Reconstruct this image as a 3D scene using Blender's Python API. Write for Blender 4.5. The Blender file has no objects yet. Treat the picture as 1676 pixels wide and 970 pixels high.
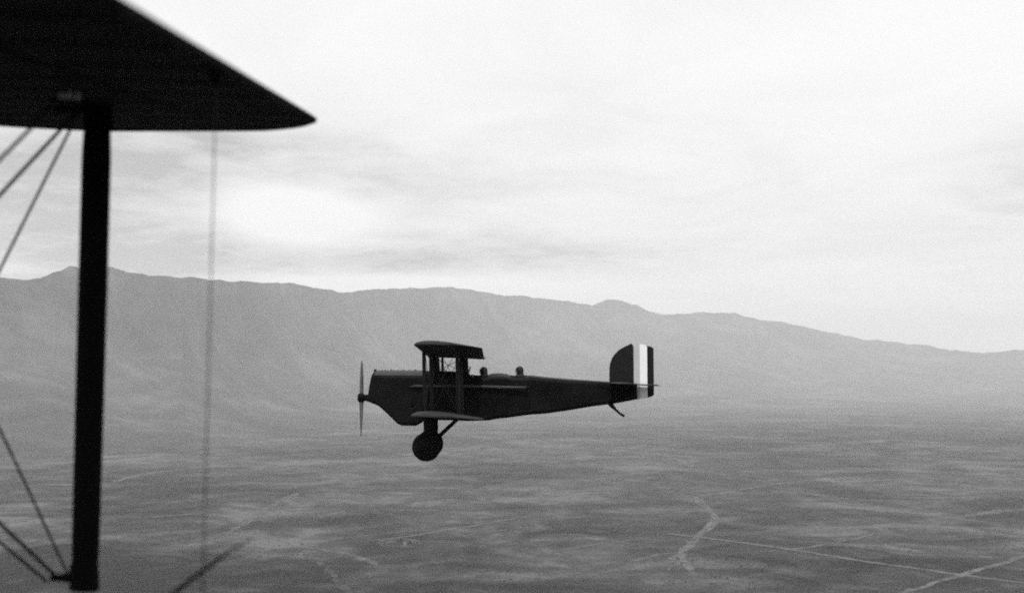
import bpy, bmesh, math, random
from mathutils import Vector, Matrix, noise

random.seed(7)
sc = bpy.context.scene
COL = sc.collection

# ------------------------------------------------------------------ camera
F = 1700.0                        # focal length in photo pixels (photo 1676 x 970)
ALT = 300.0                       # metres above the plain
PITCH = math.atan(135.0 / F)
CAM = Vector((0, 0, ALT))
cam = bpy.data.cameras.new('camera'); camo = bpy.data.objects.new('camera', cam)
COL.objects.link(camo); sc.camera = camo
camo.location = CAM
camo.rotation_euler = (math.pi / 2 + PITCH, 0, 0)
cam.sensor_width = 36.0; cam.lens = 36.0 * F / 1676.0
cam.clip_start = 0.05; cam.clip_end = 120000
cam.dof.use_dof = True; cam.dof.focus_distance = 45.0; cam.dof.aperture_fstop = 1.95

# ------------------------------------------------------------------ world
SUN_EL, SUN_AZ = 56.0, 172.0       # azimuth clockwise from the view direction
w = bpy.data.worlds.new('World'); sc.world = w; w.use_nodes = True
nt = w.node_tree; N = nt.nodes; L = nt.links; N.clear()
def node(tree, kind, **kw):
    n = tree.nodes.new(kind)
    for k, v in kw.items(): setattr(n, k, v)
    return n
def vmath(tree, op, a, b=None):
    n = node(tree, 'ShaderNodeMath', operation=op)
    for i, v in enumerate((a, b)):
        if v is None: continue
        if isinstance(v, (int, float)): n.inputs[i].default_value = v
        else: tree.links.new(v, n.inputs[i])
    return n.outputs[0]
def ramp(tree, fac, stops):
    n = node(tree, 'ShaderNodeValToRGB')
    cr = n.color_ramp
    while len(cr.elements) < len(stops): cr.elements.new(0.5)
    for e, (p, v) in zip(cr.elements, stops):
        e.position = p; e.color = (v, v, v, 1)
    tree.links.new(fac, n.inputs[0])
    return n.outputs[0]
def noise_tex(tree, vec, scale, detail=4, rough=0.55, dist=0.0):
    n = node(tree, 'ShaderNodeTexNoise')
    n.inputs['Scale'].default_value = scale; n.inputs['Detail'].default_value = detail
    n.inputs['Roughness'].default_value = rough; n.inputs['Distortion'].default_value = dist
    if vec is not None: tree.links.new(vec, n.inputs['Vector'])
    return n.outputs[0]

sky = node(nt, 'ShaderNodeTexSky', sky_type='NISHITA')
sky.sun_disc = False; sky.sun_elevation = math.radians(SUN_EL); sky.sun_rotation = math.radians(SUN_AZ)
sky.altitude = 600; sky.air_density = 1.0; sky.dust_density = 3.0
bw = node(nt, 'ShaderNodeRGBToBW'); L.new(sky.outputs[0], bw.inputs[0])
# an even cloud sheet: directions are projected on a flat deck, so the cloud streaks flatten to the horizon
tc = node(nt, 'ShaderNodeTexCoord')
sep = node(nt, 'ShaderNodeSeparateXYZ'); L.new(tc.outputs['Generated'], sep.inputs[0])
zz = vmath(nt, 'ADD', vmath(nt, 'MAXIMUM', sep.outputs[2], 0.0), 0.10)
comb = node(nt, 'ShaderNodeCombineXYZ')
L.new(vmath(nt, 'DIVIDE', sep.outputs[0], zz), comb.inputs[0])
L.new(vmath(nt, 'DIVIDE', sep.outputs[1], zz), comb.inputs[1])
comb.inputs[2].default_value = 3.7
big = noise_tex(nt, comb.outputs[0], 0.42, 3, 0.5, 0.4)
fine = noise_tex(nt, comb.outputs[0], 1.7, 7, 0.6, 0.8)
cl = vmath(nt, 'ADD', vmath(nt, 'MULTIPLY', big, 0.62), vmath(nt, 'MULTIPLY', fine, 0.38))
cloud = ramp(nt, cl, [(0.33, 0.86), (0.43, 0.94), (0.53, 1.0), (0.66, 1.03)])
CLOUD = 10.2
# greyer cloud banks low over the range: (azimuth, elevation, half width, half height, how much darker), broken up by the same noise
azn = vmath(nt, 'ARCTAN2', sep.outputs[0], sep.outputs[1])
eln = vmath(nt, 'ARCSINE', sep.outputs[2])
mott = noise_tex(nt, comb.outputs[0], 6.5, 6, 0.65, 0.6)
wob = vmath(nt, 'ADD', vmath(nt, 'MULTIPLY', vmath(nt, 'SUBTRACT', fine, 0.5), 2.4), vmath(nt, 'MULTIPLY', vmath(nt, 'SUBTRACT', mott, 0.5), 1.6))
dark = None
for ba, be, bw_, bh, amt in ((-19, 8.2, 13, 5.0, .42), (-29, 8.0, 7, 3.2, .24), (-3, 10.6, 9, .9, .12), (-3, 6.6, 11, 1.0, .24), (27.5, 9.8, 4.2, 2.2, .26), (10, 14.5, 12, 1.8, .05), (-9, 10.2, 5, 1.3, .14), (-12.2, 8.9, 4.4, 2.0, -.62), (-15, 12.2, 9, 1.3, .20), (-27, 5.6, 4, .5, -.30), (-8.0, 5.1, 8, .6, -.42), (14, 8, 17, 4.5, .07), (-20, 6.3, 6, 1.4, .22), (4, 7.0, 7, .7, .10)):
    q1 = vmath(nt, 'DIVIDE', vmath(nt, 'SUBTRACT', azn, math.radians(ba)), math.radians(bw_))
    q2 = vmath(nt, 'DIVIDE', vmath(nt, 'SUBTRACT', eln, math.radians(be)), math.radians(bh))
    rr_ = vmath(nt, 'ADD', vmath(nt, 'ADD', vmath(nt, 'MULTIPLY', q1, q1), vmath(nt, 'MULTIPLY', q2, q2)), wob)
    g_ = vmath(nt, 'MULTIPLY', vmath(nt, 'POWER', 2.718, vmath(nt, 'MULTIPLY', rr_, -0.9)), amt)
    dark = g_ if dark is None else vmath(nt, 'ADD', dark, g_)
cloudv = vmath(nt, 'MULTIPLY', vmath(nt, 'MULTIPLY', cloud, vmath(nt, 'SUBTRACT', 1.0, vmath(nt, 'MAXIMUM', vmath(nt, 'MINIMUM', dark, 0.55), 0.0))), CLOUD)
mixv = vmath(nt, 'ADD', vmath(nt, 'MULTIPLY', cloudv, 0.82), vmath(nt, 'MULTIPLY', bw.outputs[0], 0.18))
bg = node(nt, 'ShaderNodeBackground'); bg.inputs[1].default_value = 0.1
L.new(mixv, bg.inputs[0])
wo = node(nt, 'ShaderNodeOutputWorld'); L.new(bg.outputs[0], wo.inputs[0])

# ------------------------------------------------------------------ sun
sl = bpy.data.lights.new('sun', 'SUN'); so = bpy.data.objects.new('sun', sl); COL.objects.link(so)
sl.energy = 2.2; sl.angle = math.radians(6); sl.color = (1, 1, 1)
el, az = math.radians(SUN_EL), math.radians(SUN_AZ)
sdir = Vector((math.sin(az) * math.cos(el), math.cos(az) * math.cos(el), math.sin(el)))
so.rotation_euler = sdir.to_track_quat('Z', 'Y').to_euler()
so.location = (0, 0, 900)

# ------------------------------------------------------------------ exposure, sampling
vs = sc.view_settings
vs.view_transform = 'Standard'; vs.look = 'None'; vs.gamma = 1.0; vs.use_curve_mapping = False
vs.exposure = 0.22
cy = sc.cycles
cy.max_bounces = 8; cy.volume_bounces = 3; cy.diffuse_bounces = 3; cy.glossy_bounces = 3
cy.use_denoising = False        # the fine grain left in suits the old print
cy.sample_clamp_indirect = 1.5
cy.filter_width = 1.9
sc.render.filter_size = 1.9

# ================================================================== helpers
def ray(px, py):                                    # photo pixel -> direction with unit depth
    r = Vector((1, 0, 0)); u = Vector((0, -math.sin(PITCH), math.cos(PITCH)))
    f = Vector((0, math.cos(PITCH), math.sin(PITCH)))
    return f + r * ((px - 838) / F) + u * ((485 - py) / F)
def at(px, py, depth): return CAM + ray(px, py) * depth
def on_ground(px, py, z=0.0):
    d = ray(px, py); return CAM + d * ((z - ALT) / d.z)

def mat(name, base, rough=0.7, spec=0.3, var=0.0, scale=4.0, metal=0.0, bump=0.0, stretch=(1, 1, 1)):
    m = bpy.data.materials.new(name); m.use_nodes = True
    t = m.node_tree; b = t.nodes['Principled BSDF']
    b.inputs['Roughness'].default_value = rough
    b.inputs['Specular IOR Level'].default_value = spec
    b.inputs['Metallic'].default_value = metal
    c = node(t, 'ShaderNodeTexCoord')
    mp = node(t, 'ShaderNodeMapping'); mp.inputs['Scale'].default_value = stretch
    t.links.new(c.outputs['Object'], mp.inputs[0])
    n = noise_tex(t, mp.outputs[0], scale, 5, 0.6)
    col = ramp(t, n, [(0.3, base * (1 - var)), (0.7, base * (1 + var))])
    t.links.new(col, b.inputs['Base Color'])
    if bump:
        bn = node(t, 'ShaderNodeBump'); bn.inputs['Strength'].default_value = bump
        bn.inputs['Distance'].default_value = 0.01
        t.links.new(n, bn.inputs['Height']); t.links.new(bn.outputs[0], b.inputs['Normal'])
    return m

M = {
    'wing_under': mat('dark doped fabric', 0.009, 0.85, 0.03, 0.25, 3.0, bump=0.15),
    'strut': mat('dark varnished strut', 0.006, 0.7, 0.06, 0.2, 6.0),
    'wire': mat('steel wire', 0.02, 0.6, 0.15, 0.1, 5.0),
    'fitting': mat('bright steel fitting', 0.30, 0.35, 0.5, 0.2, 20.0, metal=0.6),
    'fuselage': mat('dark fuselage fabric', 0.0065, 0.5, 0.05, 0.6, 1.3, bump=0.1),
    'cowl': mat('dark engine cowl', 0.0065, 0.45, 0.08, 0.3, 2.0),
    'wing': mat('drab wing fabric', 0.03, 0.6, 0.15, 0.2, 2.0),
    'fin': mat('dark tail fabric', 0.012, 0.6, 0.1, 0.15, 3.0),
    'stripe_blue': mat('pale blue paint seen grey', 0.46, 0.6, 0.3, 0.06, 3.0),
    'stripe_white': mat('white paint', 0.82, 0.6, 0.3, 0.05, 3.0),
    'stripe_red': mat('red paint seen dark', 0.013, 0.6, 0.1, 0.1, 3.0),
    'pale_strut': mat('varnished spruce strut', 0.014, 0.5, 0.15, 0.2, 6.0),
    'pipe': mat('exhaust steel', 0.035, 0.5, 0.2, 0.3, 5.0, metal=0.0),
    'tyre': mat('tyre rubber', 0.006, 0.8, 0.06, 0.2, 8.0),
    'hubcover': mat('doped wheel cover', 0.006, 0.6, 0.06, 0.2, 4.0),
    'prop': mat('dark laminated wood', 0.10, 0.4, 0.3, 0.3, 9.0),
    'leather': mat('brown flying leather', 0.014, 0.5, 0.15, 0.3, 20.0),
    'skin': mat('skin', 0.16, 0.55, 0.3, 0.05, 20.0),
    'glass': mat('goggle glass', 0.02, 0.1, 0.5, 0.0, 2.0),
}

def raw(name, me, m=None, parent=None, smooth=False):
    o = bpy.data.objects.new(name, me); COL.objects.link(o)
    if m is not None: me.materials.append(M[m] if isinstance(m, str) else m)
    if smooth:
        for p in me.polygons: p.use_smooth = True
    if parent is not None: o.parent = parent
    return o
def from_bm(name, bm, m, parent=None, smooth=False):
    bmesh.ops.recalc_face_normals(bm, faces=bm.faces)
    me = bpy.data.meshes.new(name); bm.to_mesh(me); bm.free()
    return raw(name, me, m, parent, smooth)
def tag(o, label, cat=None, group=None, kind=None):
    if label: o['label'] = label
    if cat: o['category'] = cat
    if group: o['group'] = group
    if kind: o['kind'] = kind
    return o
def loft(bm, rings, close=True, caps=True, skip=None):
    vs_ = [[bm.verts.new(p) for p in r] for r in rings]
    n = len(rings[0])
    for i in range(len(rings) - 1):
        for j in range(n if close else n - 1):
            if skip and skip(i, j): continue
            k = (j + 1) % n
            try: bm.faces.new((vs_[i][j], vs_[i][k], vs_[i + 1][k], vs_[i + 1][j]))
            except ValueError: pass
    if caps:
        for r in (vs_[0], vs_[-1]):
            try: bm.faces.new(r)
            except ValueError: pass
    return vs_
def tube(bm, pts, rads, seg=8, flat=None):
    """round (or, with flat=(axis, ratio), oval) tube through pts"""
    rings = []
    pts = [Vector(p) for p in pts]
    for i, p in enumerate(pts):
        a = pts[max(i - 1, 0)]; b = pts[min(i + 1, len(pts) - 1)]
        d = (b - a).normalized()
        ref = Vector(flat[0]) if flat else (Vector((0, 0, 1)) if abs(d.z) < 0.9 else Vector((1, 0, 0)))
        u = (ref - d * ref.dot(d)).normalized(); v = d.cross(u)
        r = rads[i] if isinstance(rads, (list, tuple)) else rads
        q = flat[1] if flat else 1.0
        rings.append([p + u * (r * math.cos(t)) + v * (r * q * math.sin(t))
                      for t in [2 * math.pi * k / seg for k in range(seg)]])
    loft(bm, rings)
def box(bm, lo, hi):
    x0, y0, z0 = lo; x1, y1, z1 = hi
    v = [bm.verts.new(p) for p in ((x0,y0,z0),(x1,y0,z0),(x1,y1,z0),(x0,y1,z0),(x0,y0,z1),(x1,y0,z1),(x1,y1,z1),(x0,y1,z1))]
    for f in ((0,1,2,3),(4,5,6,7),(0,1,5,4),(1,2,6,5),(2,3,7,6),(3,0,4,7)): bm.faces.new([v[i] for i in f])
def interp(x, table):
    if x <= table[0][0]: return table[0][1]
    for (a, b), (c, d) in zip(table, table[1:]):
        if x <= c: return b + (d - b) * (x - a) / (c - a)
    return table[-1][1]

# ================================================================== ground
gm = bpy.data.materials.new('dry scrub plain'); gm.use_nodes = True
t = gm.node_tree; b = t.nodes['Principled BSDF']
b.inputs['Roughness'].default_value = 1.0; b.inputs['Specular IOR Level'].default_value = 0.0
c = node(t, 'ShaderNodeTexCoord'); P = c.outputs['Object']
n1 = noise_tex(t, P, 1 / 620.0, 5, 0.55, 1.0)
n2 = noise_tex(t, P, 1 / 170.0, 5, 0.6, 1.2)
n3 = noise_tex(t, P, 1 / 34.0, 4, 0.65, 0.2)
n4 = noise_tex(t, P, 1 / 7.0, 3, 0.7)
s = vmath(t, 'ADD', vmath(t, 'ADD', vmath(t, 'MULTIPLY', n1, 0.36), vmath(t, 'MULTIPLY', n2, 0.36)),
          vmath(t, 'ADD', vmath(t, 'MULTIPLY', n3, 0.16), vmath(t, 'MULTIPLY', n4, 0.12)))
# larger belts of darker scrub and paler bare ground: (x, y, half width, half depth, amount), with ragged edges
sp = node(t, 'ShaderNodeSeparateXYZ'); t.links.new(P, sp.inputs[0])
edge = vmath(t, 'MULTIPLY', vmath(t, 'SUBTRACT', n2, 0.5), 3.0)
def belt(px, py, hw, hd, amt):
    g0 = on_ground(px, py)
    q1 = vmath(t, 'DIVIDE', vmath(t, 'SUBTRACT', sp.outputs[0], g0.x), hw)
    q2 = vmath(t, 'DIVIDE', vmath(t, 'SUBTRACT', sp.outputs[1], g0.y), hd)
    q = vmath(t, 'ADD', vmath(t, 'ADD', vmath(t, 'MULTIPLY', q1, q1), vmath(t, 'MULTIPLY', q2, q2)), edge)
    return vmath(t, 'MULTIPLY', vmath(t, 'POWER', 2.718, vmath(t, 'MULTIPLY', q, -1.0)), amt)
for args in ((190, 940, 360, 300, -.10), (240, 800, 420, 420, -.04), (1540, 900, 330, 230, -.05), (1390, 925, 230, 60, -.03), (640, 860, 260, 160, -.02),
             (870, 800, 600, 170, .022), (1030, 930, 130, 110, .02), (900, 915, 120, 60, .02), (470, 890, 160, 90, .03), (1500, 775, 700, 160, .02),
             (1060, 700, 1700, 260, -.02), (1480, 715, 1700, 900, -.05), (640, 755, 900, 120, .015), (1060, 835, 260, 90, .022), (820, 870, 240, 60, -.03),
             (830, 960, 60, 25, -.05), (1150, 885, 200, 40, .012), (520, 775, 500, 120, -.018), (1650, 820, 300, 150, -.02), (1240, 935, 160, 20, -.03)):
    s = vmath(t, 'ADD', s, belt(*args))
t.links.new(ramp(t, s, [(0.40, 0.015), (0.46, 0.033), (0.52, 0.062), (0.58, 0.120)]), b.inputs['Base Color'])
bm = bmesh.new()
E = 25000.0; NG = 20
gv = [[bm.verts.new((-E + 2 * E * i / NG, -E + 2 * E * j / NG, 0)) for j in range(NG + 1)] for i in range(NG + 1)]
for i in range(NG):
    for j in range(NG): bm.faces.new((gv[i][j], gv[i + 1][j], gv[i + 1][j + 1], gv[i][j + 1]))
tag(from_bm('ground', bm, gm), 'flat dry scrub plain far below the aircraft', 'ground', kind='structure')

# ================================================================== hills
RIDGE = [(-400,470),(-250,446),(-120,462),(-40,450),(0,455),(30,457),(48,459),(65,455),(80,449),(98,443),(112,436),(128,440),(150,444),(178,437),
 (200,443),(240,450),(280,454),(320,456),(380,460),(440,463),(480,465),(510,470),(540,476),(575,478),(600,474),(640,473),(680,472),
 (710,471),(740,470),(770,474),(800,479),(830,484),(850,485),(880,487),(920,491),(950,497),(970,500),(985,494),(1000,490),
 (1015,491),(1040,498),(1065,509),(1085,514),(1116,513),(1150,511),(1185,511),(1200,513),(1240,523),(1300,531),(1330,538),
 (1380,548),(1420,556),(1450,558),(1480,562),(1515,565),(1530,570),(1570,575),(1600,577),(1640,576),(1676,573),(1760,578),(1900,574),(2200,582)]
def hill_mat():
    m = bpy.data.materials.new('chaparral slope'); m.use_nodes = True
    t = m.node_tree; b = t.nodes['Principled BSDF']
    b.inputs['Roughness'].default_value = 1.0; b.inputs['Specular IOR Level'].default_value = 0.0
    c = node(t, 'ShaderNodeTexCoord'); P = c.outputs['Object']
    s = vmath(t, 'ADD', vmath(t, 'MULTIPLY', noise_tex(t, P, 1 / 900.0, 5, 0.6, 1.0), 0.7),
              vmath(t, 'MULTIPLY', noise_tex(t, P, 1 / 120.0, 5, 0.7), 0.3))
    t.links.new(ramp(t, s, [(0.38, 0.022), (0.5, 0.05), (0.62, 0.105)]), b.inputs['Base Color'])
    return m
NU, NV = 1100, 56
bm = bmesh.new()
grid = []
for iu in range(NU + 1):
    px = -400 + 2600 * iu / NU
    a = math.atan2((px - 838) / F, math.cos(PITCH))
    dist = interp(px, [(-400, 6600), (0, 7000), (300, 7900), (560, 11500), (850, 15500), (1300, 19000), (1676, 20000), (2200, 20800)])
    py = interp(px, RIDGE)
    d = ray(px, py); hz = math.hypot(d.x, d.y)
    top = ALT + dist * d.z / hz
    row = []
    for iv in range(NV + 1):
        v = -1 + 2 * iv / NV                          # -1 front foot, 0 crest, 1 back foot
        wid = (0.46 + .08 * noise.noise(Vector((px / 160, .5, 0)))) * dist if v < 0 else 0.10 * dist
        x = math.sin(a) * (dist + v * wid); y = math.cos(a) * (dist + v * wid)
        av = abs(v)
        base = .58 * (1 - av) ** 5 + .42 * (1 - av) ** 2.2 if v < 0 else (1 - av) ** 1.5
        q = Vector((x / 1500.0, y / 1500.0, 1.3))
        rid = 1 - abs(noise.noise(q) * 1.5 + 0.35 * noise.noise(q * 2.7))
        fr = noise.fractal(Vector((x / 420.0, y / 420.0, 5.1)), 0.9, 2.1, 5)
        env = min(1, av * 6) * (1 - av) ** 2.2
        z = top * base + env * (top * 0.17 * (rid - 0.75) + 38 * fr)
        z += (1 - av) ** 3 * (.0013 * dist) * noise.fractal(Vector((x / (.012 * dist), y / (.012 * dist), 2.2)), 0.8, 2.0, 4)
        z = z - .6 + 3 * (1 - av) if av < 0.995 else -8
        row.append(bm.verts.new((x, y, z)))
    grid.append(row)
for i in range(NU):
    for j in range(NV): bm.faces.new((grid[i][j], grid[i][j + 1], grid[i + 1][j + 1], grid[i + 1][j]))
tag(from_bm('hills', bm, hill_mat(), smooth=True), 'long hazy mountain range falling away to the right', 'mountains', kind='structure')

# ================================================================== roads and washes
def track_mat(name, base, gap=.12):
    m = bpy.data.materials.new(name); m.use_nodes = True
    t = m.node_tree; b = t.nodes['Principled BSDF']
    b.inputs['Roughness'].default_value = 1.0; b.inputs['Specular IOR Level'].default_value = 0.0
    c = node(t, 'ShaderNodeTexCoord')
    s = vmath(t, 'ADD', vmath(t, 'MULTIPLY', noise_tex(t, c.outputs['Object'], 1 / 60.0, 5, 0.65), 0.7),
              vmath(t, 'MULTIPLY', noise_tex(t, c.outputs['Object'], 1 / 9.0, 3, 0.6), 0.3))
    t.links.new(ramp(t, s, [(0.36, base * 0.62), (0.64, base * 1.25)]), b.inputs['Base Color'])
    tr = node(t, 'ShaderNodeBsdfTransparent'); mx = node(t, 'ShaderNodeMixShader')
    wn = noise_tex(t, c.outputs['Object'], 1 / 22.0, 4, 0.65, 0.5)
    t.links.new(ramp(t, wn, [(0.5 - gap, 0.30), (0.5 + .10 - gap * .3, 1.0)]), mx.inputs[0])
    t.links.new(tr.outputs[0], mx.inputs[1]); t.links.new(b.outputs[0], mx.inputs[2])
    t.links.new(mx.outputs[0], t.nodes['Material Output'].inputs['Surface'])
    return m
ROADM = track_mat('graded dirt', 0.128, .20); SANDM = track_mat('dry sand', 0.135, .12); FAINTM = track_mat('worn dirt', 0.115, .13); DIMM = track_mat('trodden earth', 0.075, .05)
def smooth_path(pts, step):
    out = []
    P_ = [pts[0]] + pts + [pts[-1]]
    for i in range(1, len(P_) - 2):
        p0, p1, p2, p3 = P_[i - 1], P_[i], P_[i + 1], P_[i + 2]
        n = max(2, int((p2 - p1).length / step))
        for k in range(n):
            u = k / n
            out.append(0.5 * ((2 * p1) + (p2 - p0) * u + (2 * p0 - 5 * p1 + 4 * p2 - p3) * u * u + (3 * p1 - p0 - 3 * p2 + p3) * u ** 3))
    out.append(pts[-1]); return out
def ribbon(name, pix, width, m, label, cat, z, rough=0.25, taper=False):
    pts = smooth_path([on_ground(*p) for p in pix], max(2.5, width * .5))
    bm = bmesh.new(); prev = None
    for i, p in enumerate(pts):
        d = (pts[min(i + 1, len(pts) - 1)] - pts[max(i - 1, 0)]); d.z = 0
        nrm = Vector((-d.y, d.x, 0)).normalized()
        q = i / max(1, len(pts) - 1)
        tp = min(1, 6 * q + .15, 6 * (1 - q) + .15) if taper else 1
        wl = width / 2 * tp * (1 + rough * 2 * noise.fractal(Vector((p.x / 40, p.y / 40, 1 + z)), .7, 2.2, 4))
        wr = width / 2 * tp * (1 + rough * 2 * noise.fractal(Vector((p.x / 40, p.y / 40, 9 + z)), .7, 2.2, 4))
        cur = (bm.verts.new((p.x + nrm.x * wl, p.y + nrm.y * wl, z)), bm.verts.new((p.x - nrm.x * wr, p.y - nrm.y * wr, z)))
        if prev: bm.faces.new((prev[0], prev[1], cur[1], cur[0]))
        prev = cur
    return tag(from_bm(name, bm, m), label, cat, kind='structure')
ribbon('road', [(1090,873),(1147,879.5),(1230,890),(1303,900.5),(1399,916),(1490,929),(1571,940.6),(1676,954),(1800,971)], 13, ROADM,
       'straight pale dirt road running to the lower right corner', 'road', 0.9, 0.2)
ribbon('road', [(1840,868),(1760,891),(1676,912),(1630,925),(1578,940),(1530,955),(1494,967),(1440,986)], 12, SANDM,
       'pale dirt road climbing to the right edge across the longer road', 'road', 1.3, 0.45)
ribbon('dry_wash', [(1340,784),(1326,786),(1265,792),(1235,797),(1189,806),(1150,810),(1139,816),(1160,834),(1170,847),(1162,860),(1143,876),
       (1128,890),(1116,903),(1120,918),(1128,930),(1138,941)], 13, SANDM, 'winding pale dry wash crossing the straight road', 'dry wash', 0.5, 0.5)
ribbon('dry_wash', [(1143,878),(1139,886),(1134,893),(1126,899),(1114,904),(1104,912),(1098,923),(1093,934)], 9, SANDM,
       'short braided side channel of the winding wash', 'dry wash', 0.7, 0.6, True)
ribbon('road', [(-30,717),(40,715),(125,712)], 70, SANDM, 'broad faint pale strip at the left edge of the plain', 'track', 0.4, 0.3, True)
ribbon('road', [(150,698),(210,694.5),(267,692),(320,688),(367,683),(430,679.5),(501,676)], 75, SANDM,
       'long pale road below the mountains left of the flying biplane', 'road', 0.6, 0.25, True)
ribbon('track', [(366,880),(378,870),(400,856),(422,842),(440,829),(465,816),(500,802)], 16, FAINTM,
       'faint diagonal track beside the thin vertical cable', 'track', 0.45, 0.5, True)
ribbon('track', [(590,886),(640,881),(677,876),(720,869),(770,861),(837,849),(880,842)], 9, ROADM,
       'faint straight track passing the small white house', 'track', 0.55, 0.3, True)
ribbon('track', [(745,878),(790,872),(830,866),(870,861)], 8, FAINTM, 'shorter faint track below the straight track', 'track', 0.5, 0.4, True)
ribbon('track', [(440,899),(470,897),(509,897),(550,903),(593,914),(620,926)], 14, FAINTM,
       'curving faint track in the lower left of the plain', 'track', 0.65, 0.5, True)
ribbon('track', [(1030,919),(1050,914),(1074,908),(1098,905)], 12, FAINTM, 'faint stub track left of the dry wash', 'track', 0.35, 0.5, True)

ribbon('dry_wash', [(1147,812),(1152,822),(1166,838),(1175,850),(1168,862),(1152,874),(1136,884),(1126,897),(1124,906)], 6, SANDM,
       'thin braid running alongside the winding wash', 'dry wash', 0.62, 0.6, True)
ribbon('track', [(495,902),(520,918),(540,936),(556,955),(575,975)], 12, DIMM, 'faint track bending down out of the curving track', 'track', 0.7, 0.5, True)
ribbon('track', [(225,848),(260,845),(310,841),(345,839)], 14, FAINTM, 'short pale scrape left of the thin vertical cable', 'track', 0.42, 0.6, True)
ribbon('track', [(178,790),(230,777),(290,768),(350,764)], 22, FAINTM, 'pale arc of track right of the dark strut', 'track', 0.48, 0.6, True)
ribbon('track', [(1030,737),(1080,743),(1110,753),(1135,765)], 24, FAINTM, 'faint pale streak under the tail of the flying biplane', 'track', 0.4, 0.5, True)
ribbon('track', [(1500,853),(1560,846),(1620,838),(1700,829)], 26, FAINTM, 'broad faint track near the right edge of the plain', 'track', 0.38, 0.6, True)
ribbon('track', [(1240,794),(1290,800),(1350,812),(1420,818),(1520,820)], 14, FAINTM, 'faint track leading right from the head of the wash', 'track', 0.44, 0.6, True)

ribbon('track', [(440,800),(520,793),(600,786),(690,781)], 16, FAINTM, 'faint level track below the wheels of the flying biplane', 'track', 0.52, 0.5, True)
ribbon('track', [(900,905),(960,893),(1030,884),(1110,877)], 9, FAINTM, 'faint track joining the straight road from the left', 'track', 0.58, 0.4, True)
ribbon('track', [(1180,905),(1290,899),(1380,885),(1450,868)], 9, FAINTM, 'faint track climbing right above the straight road', 'track', 0.46, 0.4, True)

# ================================================================== scrub on the plain
sm = mat('grey green scrub', 0.03, 1.0, 0.0, 0.3, 0.05)
ico = bmesh.new(); bmesh.ops.create_icosphere(ico, subdivisions=1, radius=1.0)
iv = [v.co.copy() for v in ico.verts]; ifc = [[v.index for v in f.verts] for f in ico.faces]; ico.free()
V_, F_ = [], []
rs = random.Random(3)
cnt = 0
while cnt < 13000:
    px = rs.uniform(-250, 1926); py = 745 + 290 * rs.random() ** 0.8
    p = on_ground(px, py)
    dens = noise.fractal(Vector((p.x / 260, p.y / 260, 4)), 0.8, 2.0, 4)
    if rs.random() > 0.35 + 1.1 * dens: continue
    r = rs.uniform(0.5, 1.3) * (1 if rs.random() < .93 else 1.8); h = r * rs.uniform(0.5, 0.9)
    o = len(V_)
    for v in iv:
        k = rs.uniform(0.75, 1.2)
        V_.append((p.x + v.x * r * k, p.y + v.y * r * k, max(0, h * 0.6 + v.z * h * k)))
    for f in ifc: F_.append([o + i for i in f])
    cnt += 1
me = bpy.data.meshes.new('scrub'); me.from_pydata(V_, [], F_)
tag(raw('scrub', me, sm), 'low dark scrub dotted over the plain', 'scrub', kind='stuff')

# ================================================================== homestead
def small_tree(px, py, wd, ht, seed, label):
    r = random.Random(seed); base = on_ground(px, py)
    root = bpy.data.objects.new('tree', None); COL.objects.link(root); root.location = base
    bm = bmesh.new(); tube(bm, [(0, 0, -.2), (.1, 0, ht * .3), (.3, .1, ht * .7)], [.35, .28, .12], 7)
    for k in range(4):
        a = k * 1.6 + r.random()
        tube(bm, [(.1, 0, ht * .28), (math.cos(a) * wd * .3, math.sin(a) * wd * .3, ht * .65)], [.16, .06], 5)
    from_bm('trunk', bm, mat('bark', 0.05, 0.9, 0.1, .2, 2.0), root)
    bm = bmesh.new()
    for k in range(16):
        a = r.uniform(0, 6.28); q = r.random() ** .6 * wd * .42
        cx, cy_, cz = math.cos(a) * q, math.sin(a) * q, ht * r.uniform(.38, .85)
        for _ in range(70):
            d = Vector((r.gauss(0, 1), r.gauss(0, 1), r.gauss(0, .7))).normalized() * r.uniform(.5, 1) * wd * .15
            p = Vector((cx, cy_, cz)) + d; s_ = r.uniform(.3, .6)
            u = Vector((r.gauss(0, 1), r.gauss(0, 1), r.gauss(0, 1))).normalized(); v = u.orthogonal().normalized()
            bm.faces.new([bm.verts.new(p + u * s_), bm.verts.new(p + v * s_), bm.verts.new(p - u * s_), bm.verts.new(p - v * s_)])
    from_bm('crown', bm, mat('dark foliage', 0.012, 0.9, 0.1, .3, .5), root)
    tag(root, label, 'tree', 'trees at the homestead')
small_tree(654.5, 888.5, 12, 6.5, 11, 'wider dark tree left of the small white house')
small_tree(670.5, 890, 8.5, 6, 12, 'smaller dark tree right of the small white house')
hb = on_ground(663, 891.5)
house = bpy.data.objects.new('house', None); COL.objects.link(house); house.location = hb; house.rotation_euler.z = 0.25
bm = bmesh.new(); box(bm, (-2.2, -3, 0), (2.2, 3, 3.2))
a = [bm.verts.new(p) for p in ((-2.2, -3, 3.2), (2.2, -3, 3.2), (0, -3, 5.0), (-2.2, 3, 3.2), (2.2, 3, 3.2), (0, 3, 5.0))]
bm.faces.new(a[:3]); bm.faces.new(a[3:])
from_bm('wall', bm, mat('whitewashed wall', 0.25, 0.9, 0.1, .08, 1.0), house)
bm = bmesh.new()
for s_ in (-1, 1):
    q = [(s_ * 2.6, -3.4, 2.95), (s_ * 2.6, 3.4, 2.95), (0, 3.4, 5.12), (0, -3.4, 5.12)]
    lo = [bm.verts.new(p) for p in q]; hi = [bm.verts.new((p[0], p[1], p[2] + .15)) for p in q]
    bm.faces.new(lo); bm.faces.new(hi)
    for k in range(4): bm.faces.new((lo[k], lo[(k + 1) % 4], hi[(k + 1) % 4], hi[k]))
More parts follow.
